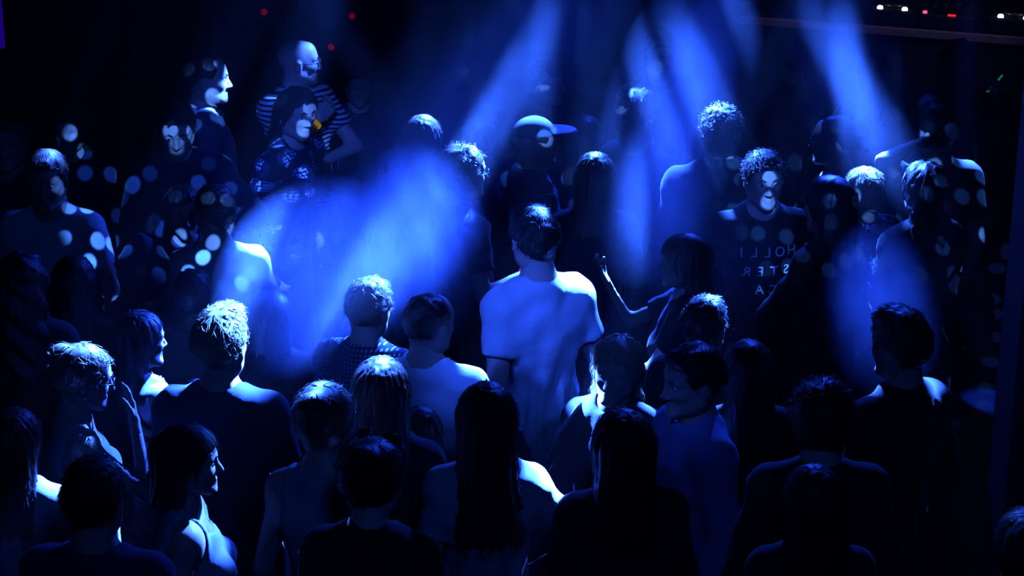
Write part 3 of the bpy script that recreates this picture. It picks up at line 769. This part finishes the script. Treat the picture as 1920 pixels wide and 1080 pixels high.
add('A6', 'woman with long straight dark hair lit on the crown, beside the dotted shirt', 715, 738, 1.76, 4, 'long', 'brown', 'tee', 'charcoal', fem=True, fine=True, length=0.46, legs='black')
add('A7', 'short woman with dark hair half hidden behind the long straight haired woman', 787, 815, 1.44, 0, 'long', 'black', 'tee', 'charcoal', fem=True, length=0.26, legs='black')
add('A8', 'woman with long black hair and one brightly lit sleeve, back to the camera', 912, 788, 1.76, -4, 'long', 'black', 'tee', 'pale', fem=True, fine=True, length=0.36, legs='black',
    arms={'R': ((0.20, 0.27, 1.12), (1, -.4, -.6), 'grip', (-1, 0, 0.2))})
add('A9', 'black silhouette of a broad haired woman in the middle foreground', 1168, 842, 1.70, -8, 'long', 'black', 'long', 'black', fem=True, fine=True, length=0.27, vol=1.5, wide=1.12, legs='black')
add('A10', 'barely visible dark figure at the bottom right, nearest of the dark pair', 1525, 945, 1.66, 0, 'long', 'black', 'long', 'black', fem=True, length=0.28, vol=1.3, legs='black')
add('A10b', 'dark haired figure just behind the dim one at bottom right', 1540, 790, 1.76, 0, 'curly', 'black', 'long', 'black', vol=1.3, legs='black')
add('A11', 'dark head cut off by the lower right corner with a thin lit rim', 1930, 1040, 1.78, -20, 'long', 'black', 'long', 'black', fem=True, fine=True, vol=1.3, legs='black')
add('B12', 'blond person in a tank top with a hand raised to the face', 146, 708, 1.66, 72, 'bun', 'light', 'tank', 'pale', fem=True, fine=True, face=True, glasses=True, hp=10, legs='black',
    arms={'R': ((0.05, 0.185, 1.455), (0.6, 0.2, -1), 'open', (0, -1, 0.1))})
add('B13', 'woman with long dark hair in a shiny silver jacket', 262, 640, 1.60, 55, 'long', 'black', 'jacket', 'satin', fem=True, fine=True, face=True, length=0.24, legs='black',
    arms={'L': ((-0.10, 0.38, 1.36), (-.4, 0, -1), 'grip', (1, 0, 0)), 'R': ((0.10, 0.30, 1.12), (1, -.4, -.4), 'relaxed', (-1, 0, 0))})
add('B14', 'blond man in a navy t-shirt seen from behind, neck lit from the right', 412, 648, 1.82, 8, 'quiff', 'blond', 'tee', 'navy', fine=True, hy=10, wide=1.0, legs='black')
add('B15', 'man in a dotted shirt with hair lit from above', 690, 582, 1.66, 22, 'short', 'light', 'shirt', 'dots', fine=True, hp=6, vol=1.15, legs='black')
add('B16', 'man in a pale t-shirt behind the smoke, head turned right', 800, 608, 1.75, 12, 'crop', 'brown', 'tee', 'white', skin='tan', fine=True, hy=25, legs='black')
add('B17', 'tall dark haired man in a bright white t-shirt in the centre', 1000, 450, 1.86, -30, 'short', 'black', 'tee', 'white', fine=True, hy=8, wide=0.98, lean=0.08, legs='navy')
add('B18', 'blond woman facing the camera with hair brightly lit on one side', 1150, 692, 1.64, 200, 'wavy', 'blond', 'long', 'grey', fem=True, fine=True, face=True, length=0.22, hr=-6, legs='black')
add('B19', 'dark haired man with a glowing rim around head and ear', 1322, 614, 1.62, 28, 'short', 'black', 'long', 'black', fine=True, legs='black')
add('B20', 'man in an open collared pale blue shirt facing left', 1298, 716, 1.74, -112, 'short', 'black', 'shirt', 'skyblue', skin='tan', fine=True, face=True, vol=1.1, wide=0.94, legs='black')
add('B21', 'dim dark haired figure behind the man in the open collar', 1402, 697, 1.62, 0, 'long', 'black', 'long', 'black', fem=True, legs='black')
add('B22', 'man in a black collared shirt with flat cut hair, a dark silhouette at right', 1688, 652, 1.80, -38, 'flat', 'black', 'shirt', 'black', fine=True, legs='black', wide=0.9)
add('C23', 'woman with big dark hair at the left edge, below the white t-shirt', 42, 535, 1.72, 0, 'wavy', 'black', 'long', 'black', fem=True, vol=1.4, length=0.34, legs='black')
add('C24', 'dark haired woman directly in front of the man in white at left', 140, 530, 1.58, 4, 'long', 'black', 'long', 'black', fem=True, length=0.3, legs='black')
add('C25', 'man in a pale crew neck t-shirt facing the camera at the left', 88, 336, 1.78, 178, 'short', 'light', 'tee', 'white', skin='tan', face=True, hp=4, legs='black')
add('C26', 'man with dark fringe looking down, dotted all over with light spots', 330, 234, 1.80, 172, 'short', 'black', 'long', 'navy', face=True, fine=True, hp=16, vol=1.1, wide=1.1, legs='black',
    arms={'L': ((-0.16, 0.30, 1.27), (-1, -.2, -.6), 'grip', (1, 0, 0))})
add('C27', 'tall man in profile with a brightly lit face behind the fringe man', 388, 148, 1.85, 84, 'crop', 'brown', 'tee', 'slate', face=True, legs='black')
add('C28', 'bald man with glasses in a striped t-shirt and yellow wristband', 557, 118, 1.80, 140, 'bald', 'brown', 'tee', 'stripes', face=True, glasses=True, fine=True, hy=-62, legs='black',
    arms={'L': ((0.02, 0.20, 1.17), (-1, 0.2, -.35), 'relaxed', (0, -1, 0)), 'R': ((0.02, 0.20, 1.40), (1, 0, -.9), 'grip', (-.5, -1, 0))})
add('C29', 'dark haired person in a flower print shirt in front of the bald man', 558, 212, 1.78, 118, 'long', 'black', 'tee', 'flowers', fem=True, face=True, hy=20, length=0.2, wide=1.25, lean=0.16, legs='black')
add('C30a', 'dark haired woman with light spots on her face, left of the smoke', 345, 397, 1.59, 165, 'long', 'black', 'long', 'slate', fem=True, face=True, length=0.22, legs='black')
add('C30b', 'hooded figure with a pointed dark hood below the spotted man', 272, 510, 1.51, 0, 'long', 'black', 'jacket', 'navy', fem=True, wide=0.9, legs='black')
add('C30c', 'dark head in front of the pale shouldered man at left', 362, 560, 1.56, 0, 'short', 'black', 'long', 'black', legs='black')
add('C31', 'man in a white t-shirt with one glaring shoulder beside the smoke', 404, 402, 1.70, -12, 'short', 'brown', 'tee', 'white', fine=True, legs='black')
add('C32', 'dark haired woman in front of the big blue smoke plume', 508, 598, 1.53, 4, 'bob', 'black', 'long', 'black', fem=True, legs='black')
add('C33', 'curly haired man with glasses in profile and a pink wristband', 868, 324, 1.76, 68, 'curly', 'light', 'tee', 'black', face=True, glasses=True, fine=True, vol=0.7, legs='black',
    arms={'R': ((0.16, 0.25, 1.21), (.3, -.6, -1), 'relaxed', (-1, 0, .3))})
add('C34', 'woman with long straight pale lit hair above the smoke', 793, 262, 1.68, 0, 'long', 'light', 'long', 'slate', fem=True, length=0.42, legs='black')
add('C35', 'woman with long smooth hair outlined in light, behind the white t-shirt', 1115, 336, 1.70, 0, 'long', 'brown', 'tee', 'navy', fem=True, fine=True, length=0.24, legs='black')
add('C36', 'woman with a lit parting standing behind the smooth haired woman', 1098, 258, 1.58, 16, 'long', 'brown', 'long', 'slate', fem=True, length=0.25, legs='black')
add('C37', 'curly haired man with a bright spot on his cheek', 1193, 220, 1.80, -130, 'curly', 'brown', 'tee', 'slate', face=True, vol=0.9, legs='black')
add('C38', 'person in a brightly lit pale cap and dotted shirt', 1005, 266, 1.74, 75, 'cap', 'brown', 'long', 'finedots', face=True, legs='black')
add('C39', 'hazy woman facing the camera left of the pale cap', 905, 256, 1.60, 160, 'wavy', 'light', 'long', 'slate', fem=True, face=True, length=0.2, legs='black')
add('C40', 'man in profile under the left blue beam with lit nose', 1020, 156, 1.71, 88, 'short', 'black', 'long', 'black', face=True, legs='black')
add('C41', 'dim figure with one lit ear at the back, left of the blue beam', 878, 146, 1.75, 10, 'short', 'black', 'long', 'black', legs='black')
add('C42', 'man in a dark jacket with glowing hair and pale collar, seen from behind', 1350, 249, 1.85, -6, 'curly', 'light', 'jacket', 'charcoal', fine=True, vol=0.55, collar=True, legs='black', wide=1.05)
add('C43', 'man facing the camera in a black t-shirt with mirrored lettering', 1432, 337, 1.74, 172, 'curly', 'brown', 'tee', 'black', face=True, fine=True, vol=0.6, wide=1.05, legs='black')
add('C44', 'man with glasses and cropped dark hair in a pale t-shirt facing left', 1563, 264, 1.73, -72, 'crop', 'black', 'tee', 'pale', skin='tan', face=True, glasses=True, vol=1.6, legs='black')
add('C45', 'dark head with a thin lit edge right behind the man with glasses', 1602, 236, 1.66, 20, 'short', 'black', 'long', 'black', legs='black')
add('C46', 'man with brilliantly lit fair hair and a leafy print shirt', 1618, 358, 1.62, 158, 'quiff', 'blond', 'shirt', 'leaves', face=True, fine=True, hp=12, legs='black')
add('C47', 'dark haired person with hair lit on the left, beside the leafy shirt', 1730, 356, 1.74, -25, 'wavy', 'black', 'long', 'black', fem=True, length=0.2, legs='black')
add('C48', 'tall person with one arm raised to the head at the right', 1757, 246, 1.82, -16, 'short', 'black', 'tee', 'charcoal', legs='black',
    arms={'L': ((-0.10, -0.06, 1.62), (-1, -0.35, -0.5), 'relaxed', (1, 0, 0))})
add('C49', 'man in the back row between the two right blue beams', 1480, 112, 1.75, -40, 'short', 'black', 'long', 'black', legs='black')
add('C50', 'dark jacketed person reaching out an arm, in front of the leafy shirt', 1552, 388, 1.77, -48, 'bob', 'black', 'jacket', 'black', fem=True, fine=True, wide=0.88, legs='black',
    arms={'L': ((-0.12, 0.36, 0.96), (0, -.3, -1), 'open', (0, 0, -1))})
add('C51', 'dark figure in the back row under the right blue beam', 1640, 142, 1.75, 0, 'long', 'black', 'long', 'black', fem=True, length=0.2, legs='black')
add('C52', 'dark broad haired figure in front of the DJ counter at far right', 1797, 120, 1.75, 0, 'wavy', 'black', 'long', 'black', fem=True, length=0.2, vol=1.4, legs='black',
    arms={'R': ((0.30, 0.22, 1.42), (1, -.3, -.6), 'grip', (-1, 0, 0))})
add('C53', 'back row figure with a spotted face near the top, left of the middle beam', 1237, 106, 1.75, 165, 'short', 'brown', 'long', 'slate', face=True, legs='black')
add('C54', 'dim figure facing the camera at the upper left, tallest there', 130, 242, 1.70, 180, 'long', 'brown', 'long', 'navy', fem=True, length=0.25, vol=1.3, legs='black')
add('C55', 'dim figure half cut by the left edge, behind the pale t-shirt', 15, 266, 1.80, 180, 'short', 'brown', 'long', 'slate', legs='black')
add('C56', 'dim figure at the back to the right of the bald man', 672, 162, 1.52, 170, 'short', 'brown', 'long', 'slate', legs='black')
add('C57', 'dark haired woman facing left with both forearms raised and lit', 1282, 492, 1.60, -84, 'bob', 'black', 'tee', 'black', fem=True, fine=True, legs='black',
    arms={'L': ((-0.16, 0.38, 1.27), (-.3, -.2, -1), 'open', (0.4, 0, 1)), 'R': ((0.04, 0.34, 1.52), (.4, -.1, -1), 'open', (0, -.7, .7))})

# ------------------------------------------------------------------ small things people wear
def band(key, side, name, mat, r=0.033, w=0.010, t=0.90):
    D = PP[key]; sh, el, wr, pose, pn, sg = D['J'][side]
    d = (wr - el) / np.linalg.norm(wr - el); c = el + (wr - el) * t
    V, Q = lathe([(r - .002, -w), (r, -w), (r + .003, 0), (r, w), (r - .002, w)], 18)
    z = d; x = np.cross(z, [0.3, 0.5, 0.8]); x /= np.linalg.norm(x); y = np.cross(z, x)
    mk(name, D['fin'](xf(V, np.stack([x, y, z], 1), c)), Q, mat, D['root'])
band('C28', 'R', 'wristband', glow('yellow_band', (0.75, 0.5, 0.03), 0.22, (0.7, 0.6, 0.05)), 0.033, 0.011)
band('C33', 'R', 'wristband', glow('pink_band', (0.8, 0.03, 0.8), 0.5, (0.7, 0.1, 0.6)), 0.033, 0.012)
band('B13', 'L', 'bracelet', M_METAL, 0.036, 0.012)
def earring(key, sg=1):
    D = PP[key]; V, Q = lathe([(.0005, -.006), (.005, -.003), (.006, 0), (.005, .003), (.0005, .006)], 8)
    mk('earring', D['fin'](D['hp'](xf(V, None, (sg * 0.085, 0.0, -0.045)))), Q, M_METAL, D['root'])
earring('B12'); earring('C33'); earring('A4', -1)
# sunglasses on the hair of the dark silhouette
D = PP['A5']; parts = []
for sg in (-1, 1):
    parts.append(tube([(sg * 0.036 + 0.027 * math.cos(t), 0.062, 0.114 + 0.019 * math.sin(t)) for t in np.linspace(0, 6.283, 12, endpoint=False)], 0.003, 5, True))
    parts.append(boxm((sg * 0.036, 0.062, 0.114), (0.044, 0.004, 0.030), 0.0015))
    parts.append(tube([(sg * 0.064, 0.062, 0.118), (sg * 0.094, 0.0, 0.085), (sg * 0.098, -0.05, 0.045)], 0.003, 5))
parts.append(tube([(-0.010, 0.062, 0.118), (0.010, 0.062, 0.118)], 0.003, 5))
V, Q = cat(parts); mk('sunglasses', D['fin'](D['hp'](xf(V, Rx(0.0)))), Q, plain('sunglass_gloss', (0.02, 0.02, 0.03), 0.08, 0.8, 0.02), D['root'])
# pointed hood
D = PP['C30b']; hg = Grid((-0.19, -0.22, -0.25), (0.19, 0.16, 0.28), 0.009)
hg.D = np.minimum(ell(hg.P, (0, -0.025, 0.0), (0.125, 0.135, 0.17)), 0.08)
hg.cone((0, -0.03, 0.06), (0, -0.05, 0.190), 0.105, 0.026, 0.05); hg.cone((-0.12, -0.03, -0.19), (0.12, -0.03, -0.19), 0.06, 0.06, 0.06)
hg.D += 0.004 * wob(hg.P, 5, 40)
hg.cut(lambda P: np.maximum(P[..., 1] - 0.085, -0.22 - P[..., 2]))
V, Q = hg.mesh(1); mk('hood', D['fin'](D['hp'](V)), Q, CL['navy'], D['root'])
# lettering on the black t-shirt, reversed in the photograph
D = PP['C43']; M_PRINT = plain('shirt_print', (0.8, 0.8, 0.85), 0.7)
dg = bpy.context.evaluated_depsgraph_get()
shirt = [c for c in D['root'].children if c.name.startswith('t_shirt')][0]
sv = np.empty(len(shirt.data.vertices) * 3, np.float32); shirt.data.vertices.foreach_get('co', sv); sv = sv.reshape(-1, 3)
def chest_y(x, z):
    m = (np.abs(sv[:, 0] - x) < 0.022) & (np.abs(sv[:, 2] - z) < 0.022); return sv[m, 1].max() if m.any() else 0.12
for text, z, pitch, size in (('HOLLI', 1.33, 0.056, 0.044), ('STER', 1.245, 0.060, 0.044), ('CA', 1.16, 0.060, 0.044)):
    n = len(text)
    for i, ch in enumerate(text):
        cu = bpy.data.curves.new('letter', 'FONT'); cu.body = ch; cu.size = size / 0.72; cu.align_x = 'CENTER'; cu.extrude = 0.0015; cu.resolution_u = 3
        tmp = bpy.data.objects.new('letter_tmp', cu); COL.objects.link(tmp)
        bpy.context.view_layer.update()
        me = bpy.data.meshes.new_from_object(tmp.evaluated_get(bpy.context.evaluated_depsgraph_get()))
        bpy.data.objects.remove(tmp)
        x = ((i - (n - 1) / 2) * pitch if text != 'CA' else (i - 0.5) * pitch) * D['k'] + (0.0 if text != 'CA' else 0.0)
        # the shirt faces +Y; reading order runs towards +X so that the print shows reversed
        zz = z * D['k']
        yy = chest_y(x, zz)
        for vtx in me.vertices:
            c = vtx.co.copy(); px = x + c.x; pz = zz + c.y
            vtx.co = (px, max(chest_y(px, pz), yy - 0.01) + 0.003 + c.z, pz)
        me.materials.clear(); me.materials.append(M_PRINT); me.name = 'letter'
        o = bpy.data.objects.new('letter', me); COL.objects.link(o); o.parent = D['root']
# shoulder bag of the blond woman
D = PP['B18']
bg = Grid((-0.17, -0.09, -0.15), (0.17, 0.09, 0.16), 0.010)
bg.add(lambda P: rbox(P, (0, 0, 0), (0.14, 0.055, 0.11), 0.04), (-.14, -.06, -.11), (.14, .06, .11), 0.01); bg.D += 0.006 * wob(bg.P, 9, 40)
V, Q = bg.mesh(1)
bag = thing('shoulder_bag', 'black shoulder bag hanging at the blond woman\'s side', 'bag')
bag.location = D['root'].matrix_world.translation
R = Rz(D['root'].rotation_euler[2]); pw_ = R @ (np.array([0.30, 0.15, 0.98]) * D['k'])
bag.location = (D['root'].location[0] + pw_[0], D['root'].location[1] + pw_[1], pw_[2]); bag.rotation_euler = (0, 0, D['root'].rotation_euler[2] + 1.2)
Rb = Rz(-(D['root'].rotation_euler[2] + 1.2)); pts = []
for q in ((0.30, 0.15, 1.07), (0.25, 0.13, 1.22), (0.19, 0.075, 1.38), (0.125, 0.035, 1.487), (0.105, -0.03, 1.50), (0.135, -0.10, 1.43)):
    wq = Rz(D['root'].rotation_euler[2]) @ (np.array(q) * D['k'])
    pts.append(Rb @ np.array([D['root'].location[0] + wq[0] - bag.location[0], D['root'].location[1] + wq[1] - bag.location[1], wq[2] - bag.location[2]]))
mk('strap', *tube(pts, 0.009, 6), plain('bag_leather', (0.008, 0.008, 0.01), 0.45, 0.4), bag)
mk('pouch', V, Q, plain('bag_leather', (0.008, 0.008, 0.01), 0.45, 0.4), bag)
# faint green stick in the raised hand at far right
D = PP['C52']; sh, el, wr, pose, pn, sg = D['J']['R']
dd = (wr - el) / np.linalg.norm(wr - el); tip = D['fin'](np.array([wr + dd * 0.08 + np.array([0.0, 0.02, 0])]))[0]
R = Rz(D['root'].rotation_euler[2]); tw = R @ tip
st = thing('glow_stick', 'thin dim green stick held up at the far right', 'glow stick', (D['root'].location[0] + tw[0], D['root'].location[1] + tw[1], tw[2]))
mk('rod', *tube([(-0.045, 0, -0.055), (0, 0, 0), (0.04, 0, 0.05)], 0.006, 8), glow('green_glow', (0.01, 0.35, 0.22), 0.35), st)

# ------------------------------------------------------------------ haze
def volume_mat(name, density, noise_scale=None, aniso=0.0):
    m = bpy.data.materials.new(name); m.use_nodes = True; nt = m.node_tree; N = nt.nodes; L = nt.links
    for n in list(N): N.remove(n)
    out = N.new('ShaderNodeOutputMaterial'); v = N.new('ShaderNodeVolumeScatter')
    v.inputs['Color'].default_value = (0.9, 0.92, 1.0, 1); v.inputs['Density'].default_value = density; v.inputs['Anisotropy'].default_value = aniso
    L.new(v.outputs[0], out.inputs['Volume'])
    if noise_scale:
        tc = N.new('ShaderNodeTexCoord'); no = N.new('ShaderNodeTexNoise'); no.inputs['Scale'].default_value = noise_scale
        no.inputs['Detail'].default_value = 4; no.inputs['Distortion'].default_value = 0.8
        L.new(tc.outputs['Object'], no.inputs['Vector'])
        ln = N.new('ShaderNodeVectorMath'); ln.operation = 'LENGTH'; L.new(tc.outputs['Object'], ln.inputs[0])
        fall = N.new('ShaderNodeMapRange'); fall.inputs['From Min'].default_value = 1.0; fall.inputs['From Max'].default_value = 0.25
        L.new(ln.outputs['Value'], fall.inputs['Value'])
        mr = N.new('ShaderNodeMapRange'); mr.inputs['From Min'].default_value = 0.26; mr.inputs['From Max'].default_value = 0.74
        mr.inputs['To Max'].default_value = density
        L.new(no.outputs['Fac'], mr.inputs['Value'])
        mu = N.new('ShaderNodeMath'); mu.operation = 'MULTIPLY'; L.new(mr.outputs[0], mu.inputs[0]); L.new(fall.outputs[0], mu.inputs[1])
        L.new(mu.outputs[0], v.inputs['Density'])
    return m
hz = mk('haze', *boxm((0, 8.34, 2.38), (7.38, 10.28, 4.86)), volume_mat('haze_volume', 0.0014), None, False)
hz['label'] = 'thin blue lit haze filling the room above the crowd'; hz['category'] = 'haze'; hz['kind'] = 'stuff'
SPH = lathe([(math.sin(t) + 1e-4, -math.cos(t)) for t in np.linspace(0, math.pi, 13)], 20)
def plume(label, a, b, rad, density, nscale=2.2):
    a = Vector(a); b = Vector(b); o = mk('smoke_plume', *SPH, volume_mat('smoke', density, nscale), None)
    o.location = (a + b) / 2; L = (b - a).length / 2 + rad * 0.6
    o.rotation_euler = (b - a).to_track_quat('Z', 'Y').to_euler(); o.scale = (rad, rad, L)
    o['label'] = label; o['category'] = 'smoke'; o['kind'] = 'stuff'; o['group'] = 'smoke drifting through the beams'
    return o
plume('long blue smoke plume slanting down from the top to the left', at(1130, -60, y=10.2), at(600, 520, y=7.6), 0.36, 0.45, 1.0)
plume('bright smoke puff in front of the curly haired man', at(775, 340, y=7.7), at(805, 580, y=7.4), 0.28, 1.3, 1.6)
plume('wide blue smoke puff over the dotted shirt', at(660, 450, y=7.4), at(520, 590, y=7.05), 0.36, 1.5, 1.4)
plume('tall blue smoke column above the man with glowing hair', at(1350, -60, y=10.2), at(1190, 470, y=7.9), 0.34, 0.40, 1.0)
plume('blue smoke column behind the leafy shirt', at(1560, -60, y=10.2), at(1650, 400, y=8.0), 0.30, 0.35, 1.0)
plume('blue smoke puff behind the flat haired silhouette', at(1640, 480, y=7.5), at(1665, 680, y=7.0), 0.24, 1.0, 1.5)
plume('faint blue smoke veil before the man in the dark jacket', at(1230, 300, y=8.3), at(1370, 540, y=7.8), 0.34, 0.35, 1.4)
plume('thin smoke veil hanging over the back rows in the middle', at(950, 260, y=9.3), at(1330, 330, y=8.8), 0.75, 0.06, 1.6)
